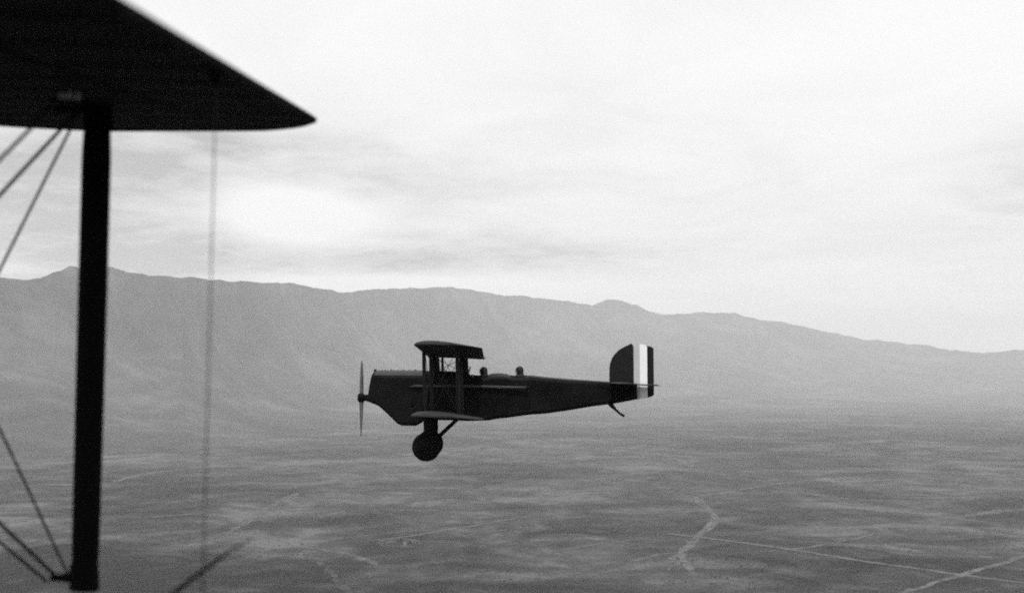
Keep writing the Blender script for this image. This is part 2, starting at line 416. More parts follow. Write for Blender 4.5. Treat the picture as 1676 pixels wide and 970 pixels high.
from_bm('roof', bm, mat('pale iron roof', 0.18, 0.7, 0.3, .1, 1.0), house)
bm = bmesh.new(); box(bm, (-.5, -3.06, 0), (.5, -3.004, 2.1)); from_bm('door', bm, mat('dark door', 0.06), house)
for s_ in (-1, 1):
    bm = bmesh.new(); box(bm, (s_ * 1.4 - .4, -3.05, 1.0), (s_ * 1.4 + .4, -3.004, 2.0)); from_bm('window', bm, M['glass'], house)
tag(house, 'tiny white gabled house between two dark trees', 'house')
bm = bmesh.new()                                       # bare trodden yard round the house
c0 = on_ground(655, 887); ring = []
for k in range(40):
    a = 2 * math.pi * k / 40; rr = 1 + .25 * noise.noise(Vector((math.cos(a) * 1.5, math.sin(a) * 1.5, 3)))
    ring.append(bm.verts.new((c0.x + 46 * rr * math.cos(a), c0.y + 50 * rr * math.sin(a), 0.2)))
bm.faces.new(ring)
tag(from_bm('yard', bm, DIMM), 'bare pale yard around the tiny white house', 'yard', kind='structure')

# ================================================================== flying biplane
# local axes: x aft from the propeller, y away from the camera (starboard), z up from eye level
PPM = 51.5
FAR = bpy.data.objects.new('biplane', None); COL.objects.link(FAR)
BASE = Vector((2.2, 0, -2.52))                          # under the wheels
ROTZ = 0.0165
ORG = Vector((-4.775, 33.1, ALT))
FAR.rotation_euler.z = ROTZ
FAR.location = ORG + Matrix.Rotation(ROTZ, 3, 'Z') @ BASE
tag(FAR, 'dark two seat biplane flying left with striped rudder', 'biplane')
def far_part(name, bm, m, parent=None, smooth=False):
    for v in bm.verts: v.co -= BASE
    return from_bm(name, bm, m, parent or FAR, smooth)
def X(px): return (px - 592) / PPM
def Z(py): return (620 - py) / PPM

def body_ring(xt, xb, top, bot, hw, crown, n=11):
    """closed ring: rounded top arc of n points, straight sides, softly rounded bottom"""
    pts = []
    zs = top - crown
    for k in range(n):
        a = math.pi * k / (n - 1)
        pts.append((hw * math.cos(a), zs + crown * math.sin(a)))
    r = min(0.10, hw * .6)
    pts += [(-hw, (zs + bot) / 2), (-hw, bot + r), (-hw + r * .3, bot + r * .3), (-hw + r, bot), (hw - r, bot), (hw - r * .3, bot + r * .3), (hw, bot + r), (hw, (zs + bot) / 2)]
    return [Vector((xb + (xt - xb) * (z - bot) / (top - bot), y, z)) for y, z in pts]
ST = [  # x, top, bot, half width, crown
 (X(695),.265,-1.30,.47,.24),(X(715),.26,-1.28,.48,.24),(X(740),.25,-1.29,.48,.23),(X(764),.21,-1.31,.48,.22),
 (3.50,.115,-1.31,.48,.15),(4.03,.115,-1.29,.48,.15),(4.10,.165,-1.28,.47,.17),(4.40,.185,-1.23,.46,.18),(4.62,.155,-1.21,.45,.16),(4.70,.10,-1.20,.45,.13),
 (5.24,.10,-1.13,.43,.13),(5.32,.12,-1.12,.42,.14),(X(894),.06,-1.10+.02,.38,.13),(X(930),.0,-.985,.33,.12),(X(968),-.05,-.865,.26,.10),
 (X(1005),-.10,-.777,.18,.08),(X(1030),-.125,-.69,.11,.05),(X(1043),-.135,-.64,.045,.03)]
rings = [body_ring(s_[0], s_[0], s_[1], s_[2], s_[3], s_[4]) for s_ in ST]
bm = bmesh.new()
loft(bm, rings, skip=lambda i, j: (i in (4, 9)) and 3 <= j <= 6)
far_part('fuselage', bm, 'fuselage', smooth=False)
# engine cowling with its deep chin
CO = [(.39,.20,.235,-.70,.36,.20),(.47,.33,.265,-.74,.41,.22),(.60,.58,.275,-.84,.44,.23),(.9,.9,.275,-1.12,.455,.24),(1.17,1.17,.275,-1.39,.46,.24),
      (1.32,1.32,.275,-1.455,.465,.24),(1.75,1.75,.27,-1.46,.468,.24),(1.88,1.88,.268,-1.40,.47,.24),(X(695)-.01,X(695)-.01,.266,-1.31,.47,.24)]
bm = bmesh.new(); loft(bm, [body_ring(*s_) for s_ in CO]); cowl = far_part('engine_cowling', bm, 'cowl', smooth=False)
# top strips of nose and decking, light from above painted in as paler colour
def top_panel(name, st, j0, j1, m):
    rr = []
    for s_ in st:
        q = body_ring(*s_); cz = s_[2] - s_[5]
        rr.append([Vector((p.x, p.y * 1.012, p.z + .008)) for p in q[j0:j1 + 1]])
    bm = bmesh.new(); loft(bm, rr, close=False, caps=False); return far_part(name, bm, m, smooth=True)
M['top_lit'] = mat('cowl grey lightened as toplit', 0.042, 0.5, 0.2, 0.25, 2.5)
M['deck'] = mat('decking fabric lightened as toplit', 0.024, 0.6, 0.15, 0.3, 2.5)  # paler than the sides to paint in light falling on the crown
top_panel('top_cowling_lit', CO[1:], 1, 9, 'top_lit')
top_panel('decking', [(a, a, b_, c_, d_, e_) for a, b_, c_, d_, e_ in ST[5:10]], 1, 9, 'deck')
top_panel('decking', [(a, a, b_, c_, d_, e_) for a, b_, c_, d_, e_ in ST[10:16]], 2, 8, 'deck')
# radiator face on the slanted nose, a frame and vertical shutters
bm = bmesh.new()
def nosex(z): return .20 + (.39 - .20) * (z + .70) / .935
for k in range(9):
    y = -.26 + k * .065
    zt = .08 if abs(y) > .2 else .13
    p0, p1 = -.30, zt
    q = [(nosex(p0) - .025, y - .012, p0), (nosex(p0) - .025, y + .012, p0), (nosex(p1) - .025, y + .012, p1), (nosex(p1) - .025, y - .012, p1)]
    lo = [bm.verts.new(v) for v in q]; hi = [bm.verts.new((v[0] + .05, v[1], v[2])) for v in q]
    bm.faces.new(lo); bm.faces.new(hi)
    for i in range(4): bm.faces.new((lo[i], lo[(i + 1) % 4], hi[(i + 1) % 4], hi[i]))
far_part('radiator', bm, 'cowl')
bm = bmesh.new(); tube(bm, [(.43, 0, .24), (.43, 0, .31)], [.05, .04], 8); far_part('filler_cap', bm, 'cowl')
for k in range(6):                                      # rocker covers and pipes showing along the crown of the nose
    bm = bmesh.new(); xx = .75 + k * .19
    tube(bm, [(xx, 0, .255), (xx, 0, .292 + .008 * (k % 2))], [.05, .03], 6); far_part('cylinder_head', bm, 'cowl')
for yy in (-1, 1):                                      # side vents
    for xx, zz in ((X(676), Z(660)), (X(781), Z(661))):
        bm = bmesh.new(); tube(bm, [(xx, yy * .47, zz), (xx, yy * .497, zz)], [.075, .06], 10); far_part('vent', bm, 'tyre')
# exhaust manifolds
for yy in (-1, 1):
    bm = bmesh.new()
    tube(bm, [(X(672), yy*.47, Z(632)), (X(684), yy*.55, Z(631.5)), (X(760), yy*.56, Z(631.5)), (X(830), yy*.56, Z(633.5)), (X(861), yy*.57, Z(634))], [.025,.045,.05,.05,.05], 10)
    ex = far_part('exhaust_pipe', bm, 'pipe', smooth=True)
    bm = bmesh.new(); tube(bm, [(X(861), yy*.57, Z(634)), (X(864.5), yy*.58, Z(634.2))], [.075,.06], 10); far_part('pipe_end', bm, 'tyre', ex)
    for k in range(6):
        bm = bmesh.new(); xx = 1.75 + k * .13
        tube(bm, [(xx, yy * .44, Z(630)), (xx + .03, yy * .55, Z(631.5))], .03, 6); far_part('exhaust_stub', bm, 'pipe', ex)
# windscreen, coamings
bm = bmesh.new()
wsr = []
for q in (0, 1):
    wsr.append([Vector((3.40 + q * .06 + .03 * abs(y) * -4, y, .16 + q * (.25 - .5 * y * y))) for y in (-.26, -.13, 0, .13, .26)])
vv = [[bm.verts.new(p) for p in r] for r in wsr] + [[bm.verts.new(p + Vector((.012, 0, 0))) for p in r] for r in wsr]
for i in range(4):
    bm.faces.new((vv[0][i], vv[0][i+1], vv[1][i+1], vv[1][i])); bm.faces.new((vv[2][i], vv[2][i+1], vv[3][i+1], vv[3][i]))
    bm.faces.new((vv[1][i], vv[1][i+1], vv[3][i+1], vv[3][i])); bm.faces.new((vv[0][i], vv[0][i+1], vv[2][i+1], vv[2][i]))
for k in (0, 4): bm.faces.new((vv[0][k], vv[1][k], vv[3][k], vv[2][k]))
far_part('windscreen', bm, 'cowl')
for x0, x1, zt in ((3.50, 4.03, .115), (4.70, 5.24, .10)):
    pts = []
    for k in range(25):
        a = 2 * math.pi * k / 24
        y = .285 * math.sin(a); xx = (x0 + x1) / 2 + (x1 - x0) / 2 * math.cos(a)
        pts.append((xx, y, zt - .14 * (1 - math.sqrt(1 - (y / .47) ** 2)) + .008))
    bm = bmesh.new(); tube(bm, pts, .022, 6); far_part('coaming', bm, 'leather')

# wings: built as loft of aerofoil sections
def section(le, chord, thick, pitch=0.035, droop=0.0):
    up = [(0,0),(.01,.25),(.04,.52),(.10,.80),(.2,.98),(.32,1.0),(.5,.86),(.7,.56),(.86,.28),(1,.03)]
    dn = [(.93,.0),(.7,-.02),(.45,-.03),(.2,-.10),(.06,-.16),(.015,-.12)]
    out = []
    for c_, h in up + dn:
        out.append(Vector((le.x + c_ * chord, le.y, le.z + h * thick - c_ * chord * pitch)))
    return out
DIH = 0.030
def full_wing(name, le0, te0, zle, half, y_in, m, thick, sides):
    """planform with well rounded, raked tips; dihedral from y_in"""
    rs_ = []
    ys = []
    nst = 26
    for k in range(nst + 1):
        q = k / nst; ys.append(y_in + (half - y_in) * math.sin(q * math.pi / 2) ** 0.85)
    def sec(y):
        ay = abs(y); chord = te0 - le0
        e = max(0.0, (ay - (half - 0.62)) / 0.62)
        f = math.sqrt(max(0.0, 1 - e ** 2.6))
        l = le0 + chord * .55 * (1 - f) * .95
        tt = te0 - chord * .30 * (1 - f)
        if e >= 1: l, tt = le0 + .50 * chord, le0 + .72 * chord
        return section(Vector((l, y, zle + DIH * max(0, ay) - .03 * (l - le0))), tt - l, thick * (.35 + .65 * f), 0.05)
    if sides == 'both':
        yy = [-y for y in reversed(ys)] + ([0] if y_in > 0 else []) + ys[(0 if y_in > 0 else 1):]
    else:
        yy = [sides * y for y in ys]
    bm = bmesh.new(); loft(bm, [sec(y) for y in yy])
    return far_part(name, bm, m, smooth=True)
ULE, UTE, UZ = 2.10, 3.90, .71
LLE, LTE, LZ = 2.03, 3.92, -1.14
full_wing('upper_wing', ULE, UTE, UZ, 6.45, 0.0, 'wing', .135, 'both')
for s_ in (-1, 1): full_wing('lower_wing', LLE, LTE, LZ, 6.45, .46, 'wing', .15, s_)
def wz(x, y, upper):                                    # strut attach heights
    if upper: return UZ + DIH * abs(y) - .05 * (x - ULE) - .01
    return LZ + DIH * abs(y) - .05 * (x - LLE) + .10
XF, XR = 2.30, 3.20
for s_ in (-1, 1):
    for y in (5.0, 2.05):
        for x in (XF, XR):
            bm = bmesh.new()
            a = Vector((x, s_ * y, wz(x, y, True))); c_ = Vector((x + .06, s_ * y, wz(x, y, False)))
            tube(bm, [a, a.lerp(c_, .12), a.lerp(c_, .5), a.lerp(c_, .88), c_], [.035, .048, .058, .048, .035], 8, ((1, 0, 0), .42))
            far_part('interplane_strut', bm, 'pale_strut')
    for x in (XF, XR):
        bm = bmesh.new()
        tube(bm, [(x, s_ * .42, wz(x, .42, True)), (x + .02, s_ * .40, .10)], [.05, .06], 8, ((1, 0, 0), .42))
        far_part('cabane_strut', bm, 'strut')
    def wire(p, q, r=.007):
        bm = bmesh.new(); tube(bm, [p, q], r, 5); far_part('bracing_wire', bm, 'pale_strut')
    for y0, y1 in ((2.05, 5.0), (.46, 2.05)):
        for x in (XF, XR):
            wire((x + .03, s_ * y1, wz(x, y1, True)), (x + .06, s_ * y0, wz(x, y0, False)))
            wire((x + .03, s_ * y0, wz(x, y0, True)), (x + .06, s_ * y1, wz(x, y1, False)))
    for y in (5.0, 2.05):
        wire((XF, s_ * y, wz(XF, y, True)), (XR + .06, s_ * y, wz(XR, y, False)), .009)
        wire((XR, s_ * y, wz(XR, y, True)), (XF + .06, s_ * y, wz(XF, y, False)), .009)
    wire((XF, s_ * .42, wz(XF, .42, True)), (XR, s_ * .42, .2), .006)
    wire((XR, s_ * .42, wz(XR, .42, True)), (XF, s_ * .42, .2), .006)
# landing gear
WX, WZ_, WR = 2.12, -2.085, .44
for s_ in (-1, 1):
    bm = bmesh.new()
    tube(bm, [(2.20, s_ * .46, -1.22), (2.21, s_ * .60, -1.6), (2.16, s_ * .74, -2.08)], [.205, .195, .17], 10, ((1, 0, 0), .2))
    far_part('landing_leg', bm, 'strut')
    bm = bmesh.new()
    tube(bm, [(3.04, s_ * .46, -1.27), (2.55, s_ * .62, -1.72), (2.2, s_ * .74, -2.06)], [.06, .065, .055], 8, ((1, 0, 0), .6))
    far_part('landing_strut', bm, 'strut')
    wh = []
    bm = bmesh.new()
    prof = [(.29, -.05), (.34, -.065), (.40, -.06), (.435, -.03), (.44, 0), (.435, .03), (.40, .06), (.34, .065), (.29, .05)]
    rr = [[Vector((WX + r_ * math.cos(a), s_ * .86 + h, WZ_ + r_ * math.sin(a))) for r_, h in prof] for a in [2 * math.pi * k / 40 for k in range(40)]]
    loft(bm, rr + [rr[0]], caps=False); bmesh.ops.remove_doubles(bm, verts=bm.verts, dist=1e-5)
    tyre = far_part('wheel', bm, 'tyre', smooth=True)
    bm = bmesh.new()
    rr = [[Vector((WX + r_ * math.cos(a), s_ * .86 + s_ * h, WZ_ + r_ * math.sin(a))) for a in [2 * math.pi * k / 32 for k in range(32)]] for r_, h in ((.31, -.05), (.31, .05), (.15, .085), (.05, .10), (.04, .13))]
    loft(bm, rr); far_part('wheel_cover', bm, 'hubcover', tyre)
bm = bmesh.new(); tube(bm, [(WX + .03, -.84, WZ_), (WX + .03, .84, WZ_)], .035, 8); far_part('axle', bm, 'strut')
bm = bmesh.new(); tube(bm, [(2.3, -.72, -2.02), (2.3, .72, -2.02)], .04, 8, ((1, 0, 0), .4)); far_part('spreader_bar', bm, 'strut')
# tail
def slab(bm, outline, y0, y1):
    a = [bm.verts.new((x, y0, z)) for x, z in outline]; c_ = [bm.verts.new((x, y1, z)) for x, z in outline]
    bm.faces.new(a); bm.faces.new(c_)
    for i in range(len(a)):
        k = (i + 1) % len(a); bm.faces.new((a[i], a[k], c_[k], c_[i]))
def PX(l): return [(X(x), Z(y)) for x, y in l]
bm = bmesh.new()
slab(bm, PX([(998,628),(998,603),(999.5,594),(1003,585),(1008.5,577.5),(1015,571.5),(1023,567),(1031,563.5),(1034,561.5),(1037,564.5),(1037.6,570),(1037.6,628)]), -.035, .035)
far_part('fin', bm, 'fin')
bm = bmesh.new()
slab(bm, PX([(1038.2,565),(1041,563),(1048,562.5),(1048,652.5),(1043.6,653.5),(1043.6,629),(1038.2,629)]), -.028, .028)
rud = far_part('rudder', bm, 'stripe_blue')
tag(rud, 'pale grey front stripe of the rudder')
bm = bmesh.new(); slab(bm, PX([(1048.03,562.5),(1054,563),(1060.2,565),(1060.2,651),(1048.03,652.5)]), -.026, .026)
tag(far_part('rudder_stripe', bm, 'stripe_white', rud), 'white middle stripe of the rudder')
bm = bmesh.new(); slab(bm, PX([(1060.23,565.2),(1067,567),(1070,568.6),(1071,571),(1071,645),(1069,647.5),(1060.23,650.8)]), -.022, .022)
tag(far_part('rudder_stripe', bm, 'stripe_red', rud), 'dark rear stripe of the rudder')
def tailplane(name, x0, x1, xt0, xt1, half, y_in, zc, th, droop, m):
    for s_ in (-1, 1):
        rs_ = []
        for k in range(9):
            q = k / 8; y = y_in + (half - y_in) * q; f = math.sqrt(max(0, 1 - max(0, (q - .62) / .38) ** 2)) if q > .62 else 1
            a = x0 + (xt0 - x0) * q + (1 - f) * .28; c_ = x1 + (xt1 - x1) * q - (1 - f) * .10
            h = th * (.4 + .6 * f)
            rs_.append([Vector((a, s_ * y, zc)), Vector((a + .08, s_ * y, zc + h)), Vector((a + .6 * (c_ - a), s_ * y, zc + h * .9 - droop * .6)),
                        Vector((c_, s_ * y, zc - droop)), Vector((a + .6 * (c_ - a), s_ * y, zc - h * .8 - droop * .6)), Vector((a + .08, s_ * y, zc - h * .8))])
        bm = bmesh.new(); loft(bm, rs_); far_part(name, bm, m, smooth=False)
tailplane('stabilizer', X(998), X(1040), X(1003), X(1039), 2.05, .06, Z(626.8), .04, .035, 'wing')
tailplane('elevator', X(1041), X(1073), X(1040.5), X(1071), 2.05, .09, Z(629), .022, .03, 'wing')
for s_ in (-1, 1):
    bm = bmesh.new(); tube(bm, [(X(1015), s_ * .10, -.62), (X(1018), s_ * 1.0, Z(629.5))], .018, 6, ((1, 0, 0), .5)); far_part('tail_brace', bm, 'strut')
bm = bmesh.new()
tube(bm, [(X(996), 0, Z(656)), (X(1002), 0, Z(664)), (X(1008), 0, Z(670)), (X(1015), 0, Z(676.5)), (X(1022), 0, Z(680.5))], [.085, .07, .04, .035, .045], 8)
far_part('tail_skid', bm, 'pale_strut')
# propeller at rest, blades upright
hubz = Z(650.5)
bm = bmesh.new(); tube(bm, [(-.12, 0, hubz), (-.09, 0, hubz), (.06, 0, hubz), (.10, 0, hubz), (.30, 0, hubz)], [.06, .14, .14, .10, .12], 14)
hub = far_part('propeller', bm, 'strut', smooth=False)
for s_ in (-1, 1):
    rs_ = []
    for k in range(13):
        q = k / 12; r_ = .08 + 1.12 * q
        ch = interp(q, [(0, .12), (.2, .14), (.5, .16), (.8, .13), (.95, .08), (1, .03)]) / 2
        th = interp(q, [(0, .07), (.3, .04), (1, .012)])
        tw = math.radians(interp(q, [(0, 62), (.3, 42), (1, 20)]))
        ring = []
        for a in [2 * math.pi * j / 10 for j in range(10)]:
            u, v = ch * math.cos(a), th * math.sin(a)
            ring.append(Vector((u * math.sin(tw) + v * math.cos(tw), s_ * (u * math.cos(tw) - v * math.sin(tw)), hubz + s_ * r_)))
        rs_.append(ring)
    bm = bmesh.new(); loft(bm, rs_); far_part('propeller_blade', bm, 'prop', hub, smooth=True)

# ================================================================== airmen
def far_world(p): return ORG + Matrix.Rotation(ROTZ, 3, 'Z') @ Vector(p)
def airman(hx, htop, lean, label):
    """seated figure, one skinned body; hx = head centre, htop = top of helmet"""
    H = htop - .13                                       # head centre height
    J = [((hx + .03, 0, H - .80), (.15, .17)), ((hx + .05, 0, H - .60), (.13, .16)), ((hx + .03, 0, H - .40), (.13, .19)),
         ((hx + .02, 0, H - .22), (.11, .17)), ((hx + .01, 0, H - .155), (.06, .06)), ((hx - .005, 0, H - .07), (.075, .07)), ((hx, 0, H + .03), (.10, .085)), ((hx + .005, 0, H + .09), (.07, .06)),
         ((hx - .095, 0, H - .025), (.018, .016))]
    Ed = [(0, 1), (1, 2), (2, 3), (3, 4), (4, 5), (5, 6), (6, 7), (5, 8)]
    for s_ in (-1, 1):
        o = len(J)
        J += [((hx + .02, s_ * .19, H - .28), (.06, .06)), ((hx - .06, s_ * .25, H - .52), (.048, .048)), ((hx - .30, s_ * .16, H - .62), (.036, .036)), ((hx - .40, s_ * .10, H - .60), (.03, .04)),
              ((hx - .08, s_ * .12, H - .82), (.09, .09)), ((hx - .46, s_ * .14, H - .74), (.065, .065)), ((hx - .62, s_ * .14, H - 1.13), (.05, .05)), ((hx - .78, s_ * .14, H - 1.16), (.035, .045))]
        Ed += [(3, o), (o, o + 1), (o + 1, o + 2), (o + 2, o + 3), (0, o + 4), (o + 4, o + 5), (o + 5, o + 6), (o + 6, o + 7)]
        for k in range(5):                               # fingers closed round the control column or a strap
            f = len(J); yy = s_ * (.075 + .014 * k)
            ln = (.035, .05, .055, .05, .04)[k]
            J += [((hx - .425, yy, H - .585 + .006 * k), (.009, .009)), ((hx - .425 - ln, yy - s_ * .02, H - .60), (.008, .008)), ((hx - .42 - ln * .8, yy - s_ * .04, H - .635), (.007, .007))]
            Ed += [(o + 3, f), (f, f + 1), (f + 1, f + 2)]
    base = far_world((hx, 0, H - 1.2))
    me = bpy.data.meshes.new('person')
    me.from_pydata([Vector(p) - Vector((hx, 0, H - 1.2)) for p, _ in J], Ed, [])
    tmp = bpy.data.objects.new('tmp', me); COL.objects.link(tmp)
    sk = tmp.modifiers.new('s', 'SKIN'); su = tmp.modifiers.new('u', 'SUBSURF'); su.levels = 1; su.render_levels = 1
    for i, (_, r_) in enumerate(J):
        me.skin_vertices[0].data[i].radius = r_; me.skin_vertices[0].data[i].use_root = (i == 0)
    dg = bpy.context.evaluated_depsgraph_get()
    em = bpy.data.meshes.new_from_object(tmp.evaluated_get(dg)); bpy.data.objects.remove(tmp)
    em.materials.clear()
    o = raw('person', em, 'leather', smooth=True); o.location = base; o.rotation_euler.z = ROTZ
    off = Vector((hx, 0, H - 1.2)); C_ = Vector((hx, 0, H)) - off
    def child(nm, bm, m): return from_bm(nm, bm, m, o, True)
    bm = bmesh.new()                                     # face: skin mask with brow, cheeks and chin
    rr = []
    for z_, fx, hy in ((-.135, -.070, .030), (-.115, -.098, .045), (-.085, -.100, .058), (-.060, -.103, .064), (-.035, -.106, .068), (0, -.102, .072), (.03, -.104, .072)):
        rr.append([C_ + Vector((fx * math.cos(a) - .004, hy * math.sin(a) * 1.12, z_)) for a in [math.pi * (k / 10 - .5) for k in range(11)]])
    loft(bm, rr, close=False, caps=False); child('face', bm, 'skin')
    bm = bmesh.new(); tube(bm, [C_ + Vector((-.103, 0, .0)), C_ + Vector((-.122, 0, -.035)), C_ + Vector((-.128, 0, -.048)), C_ + Vector((-.10, 0, -.055))], [.010, .013, .014, .009], 8); child('nose', bm, 'skin')
    bm = bmesh.new(); tube(bm, [C_ + Vector((-.104, -.026, -.082)), C_ + Vector((-.109, 0, -.08)), C_ + Vector((-.104, .026, -.082))], [.003, .006, .003], 6); child('mouth', bm, mat('lips', .16))
    bm = bmesh.new()                                     # leather helmet
    rr = []
    for k in range(10):
        a = math.pi * .5 * k / 9
        rr.append([C_ + Vector((.012 + .122 * math.cos(a) * math.cos(t_), .102 * math.cos(a) * math.sin(t_), .015 + .118 * math.sin(a))) for t_ in [2 * math.pi * j / 20 for j in range(20)]])
    low = [C_ + Vector((.02 + .118 * math.cos(t_) if math.cos(t_) > -.1 else .02 - .012, .104 * math.sin(t_), -.12)) for t_ in [2 * math.pi * j / 20 for j in range(20)]]
    loft(bm, [low] + rr, caps=False, skip=lambda i, j: False); child('helmet', bm, 'leather')
    for s_ in (-1, 1):
        bm = bmesh.new(); tube(bm, [C_ + Vector((-.098, s_ * .034, .012)), C_ + Vector((-.122, s_ * .036, .012))], [.034, .030], 12); child('goggle', bm, 'glass')
        bm = bmesh.new(); tube(bm, [C_ + Vector((.0, s_ * .10, -.03)), C_ + Vector((.0, s_ * .113, -.03))], [.035, .028], 10); child('ear_flap', bm, 'leather')
    bm = bmesh.new()                                     # fur collar
    rr = [[C_ + Vector((.02 + q_ * math.cos(t_), q_ * 1.15 * math.sin(t_), z_)) for t_ in [2 * math.pi * j / 16 for j in range(16)]] for q_, z_ in ((.21, -.30), (.20, -.24), (.165, -.19), (.135, -.14), (.10, -.12), (.08, -.15))]
    loft(bm, rr, caps=False); child('collar', bm, 'leather')
    tag(o, label, 'person')
airman(X(791), Z(600), 0, 'helmeted person in the front cockpit just behind the upper wing')
airman(X(850), Z(599), 0, 'helmeted person in the rear cockpit farther from the upper wing')

# ================================================================== near biplane (the one the picture is taken from)
NEAR = bpy.data.objects.new('biplane', None); COL.objects.link(NEAR)
K = 0.88
TOP = at(160, 176, 3.8 * K)                              # head of the outer rear strut
SL, TL = 0.17, -0.02                                      # the wing climbs outwards, its front edge a little high
def up_plane(px, py):                                     # where a sight line meets the wing's underside
    d = ray(px, py)
    k = (TOP.z - CAM.z - SL * (TOP.y - CAM.y) - TL * (TOP.x - CAM.x)) / (d.z - SL * d.y - TL * d.x)
    return CAM + d * k
def zu(x, y): return TOP.z + SL * (y - TOP.y) + TL * (x - TOP.x)
nrm = Vector((-TL, -SL, 1)).normalized()
SN = (nrm + Vector((.044, 0, 0))).normalized()           # struts rake a little
BOT = None
for k in range(400):                                      # foot of the strut: where it leaves the frame
    p = TOP - SN * (1.2 + k * .002)
    d = p - CAM; dep = d.y * math.cos(PITCH) + d.z * math.sin(PITCH)
    v = 485 - F * (d.z * math.cos(PITCH) - d.y * math.sin(PITCH)) / dep
    BOT = p
    if v > 958: break
GAP = (TOP - BOT).length
NB = Vector((TOP.x, 0.6, BOT.z - 0.3)); NEAR.location = NB
tag(NEAR, 'dark wing, strut and wires of the biplane nearest the camera, upper left', 'biplane')
def near_part(name, bm, m, parent=None, smooth=False):
    for v in bm.verts: v.co -= NB
    return from_bm(name, bm, m, parent or NEAR, smooth)
te1, te2 = up_plane(200, 11), up_plane(505, 190)
dte = (te2 - te1) / (te2.y - te1.y)                       # trailing edge direction per metre of span
def te_x(y): return te1.x + dte.x * (y - te1.y)
CH = 1.70
tipR = [up_plane(*p) for p in ((512,194.5),(519,199),(517,203),(505,206.5),(485,209.5),(460,212),(430,214))]
tipF = [up_plane(*p) for p in ((400,215),(350,216),(290,215.8),(240,215.3),(180,214.3),(120,212.3),(60,209.5),(0,206))]
ymax = max(p.y for p in tipR + tipF)
R_ = sorted([(p.y, p.x) for p in tipR if p.y <= ymax])
lastF = tipF[-1]
R_ = [(te2.y, te_x(te2.y))] + [q for q in R_ if q[0] > te2.y]
xm = [p for p in tipR + tipF if p.y == ymax][0].x
R_.append((ymax + .001, xm))
Fb = sorted([(p.y, p.x) for p in tipF])
Fb = [q for q in Fb if q[1] < xm - .01]
ylow = Fb[0][0]
Fb = [(ylow - .75, te_x(ylow - .75) - CH), (ylow - .42, te_x(ylow - .42) - CH + .05), (ylow - .2, (Fb[0][1] * .55 + (te_x(ylow) - CH + .12) * .45))] + Fb + [(ymax + .001, xm - .02)]
def le_x(y): return interp(y, Fb) if y > Fb[0][0] else te_x(y) - CH
def tx(y): return interp(y, R_) if y > R_[0][0] else te_x(y)
HINGE = .40
A0, A1 = 1.55, te2.y - .16                                # aileron span
def near_sec(y, x0, x1, fx0, fx1, th):
    """section between chord positions x0..x1 of the whole section fx0..fx1"""
    ch = max(fx1 - fx0, .02); n = 14; up, dn = [], []
    for k in range(n + 1):
        x = x0 + (x1 - x0) * (1 - math.cos(math.pi * k / n)) / 2
        c_ = (x - fx0) / ch
        h = th * min(1, ch / 1.0) * 3.2 * math.sqrt(max(0, c_)) * (1 - c_) ** .9 * .55 + .012
        l = .010 * math.sin(math.pi * min(1, max(0, c_)))
        up.append(Vector((x, y, zu(x, y) + h))); dn.append(Vector((x, y, zu(x, y) - (.004 if 0 < k < n else -.004) + l)))
    return up + dn[::-1]
def span(a, b_, n): return [a + (b_ - a) * k / n for k in range(n + 1)]
ysm = span(-.45, A0, 8) + [A0 + .0001]
ysm += span(A0 + .02, A1, 16) + [A1 + .0001] + [A1 + .02 + (ymax - A1 - .02) * math.sin(q * math.pi / 2) for q in span(.02, 1, 26)]
rs_ = []
for y in ysm:
    l, r_ = le_x(y), tx(y)
    r2 = r_ - HINGE if A0 < y <= A1 else r_
    rs_.append(near_sec(y, l, r2, l, r_, .15))
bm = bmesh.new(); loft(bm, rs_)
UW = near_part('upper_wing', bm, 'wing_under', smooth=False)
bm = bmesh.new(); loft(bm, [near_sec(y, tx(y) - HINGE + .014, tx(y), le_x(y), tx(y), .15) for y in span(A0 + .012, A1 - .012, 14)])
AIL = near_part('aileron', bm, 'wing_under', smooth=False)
for k in range(14):                                        # rib tapes on the underside
    y = .1 + k * .30
    if y > ymax - .35: break
    cut = HINGE + .01 if A0 < y <= A1 else .03
    xs = [x for x in span(le_x(y) + .08, tx(y) - cut, 10)]
    def low(x): 
        c_ = (x - le_x(y)) / max(tx(y) - le_x(y), .02); return zu(x, y) - .004 + .010 * math.sin(math.pi * c_)
    bm = bmesh.new()
    loft(bm, [[Vector((x, y - .012, low(x) + .003)), Vector((x, y + .012, low(x) + .003)), Vector((x, y + .007, low(x) - .0018)), Vector((x, y - .007, low(x) - .0018))] for x in xs])
    near_part('rib_tape', bm, 'wing_under', UW)
    if A0 < y <= A1:
        xs = [x for x in span(tx(y) - HINGE + .03, tx(y) - .03, 4)]
        bm = bmesh.new()
        loft(bm, [[Vector((x, y - .012, low(x) + .003)), Vector((x, y + .012, low(x) + .003)), Vector((x, y + .007, low(x) - .0018)), Vector((x, y - .007, low(x) - .0018))] for x in xs])
        near_part('rib_tape', bm, 'wing_under', AIL)
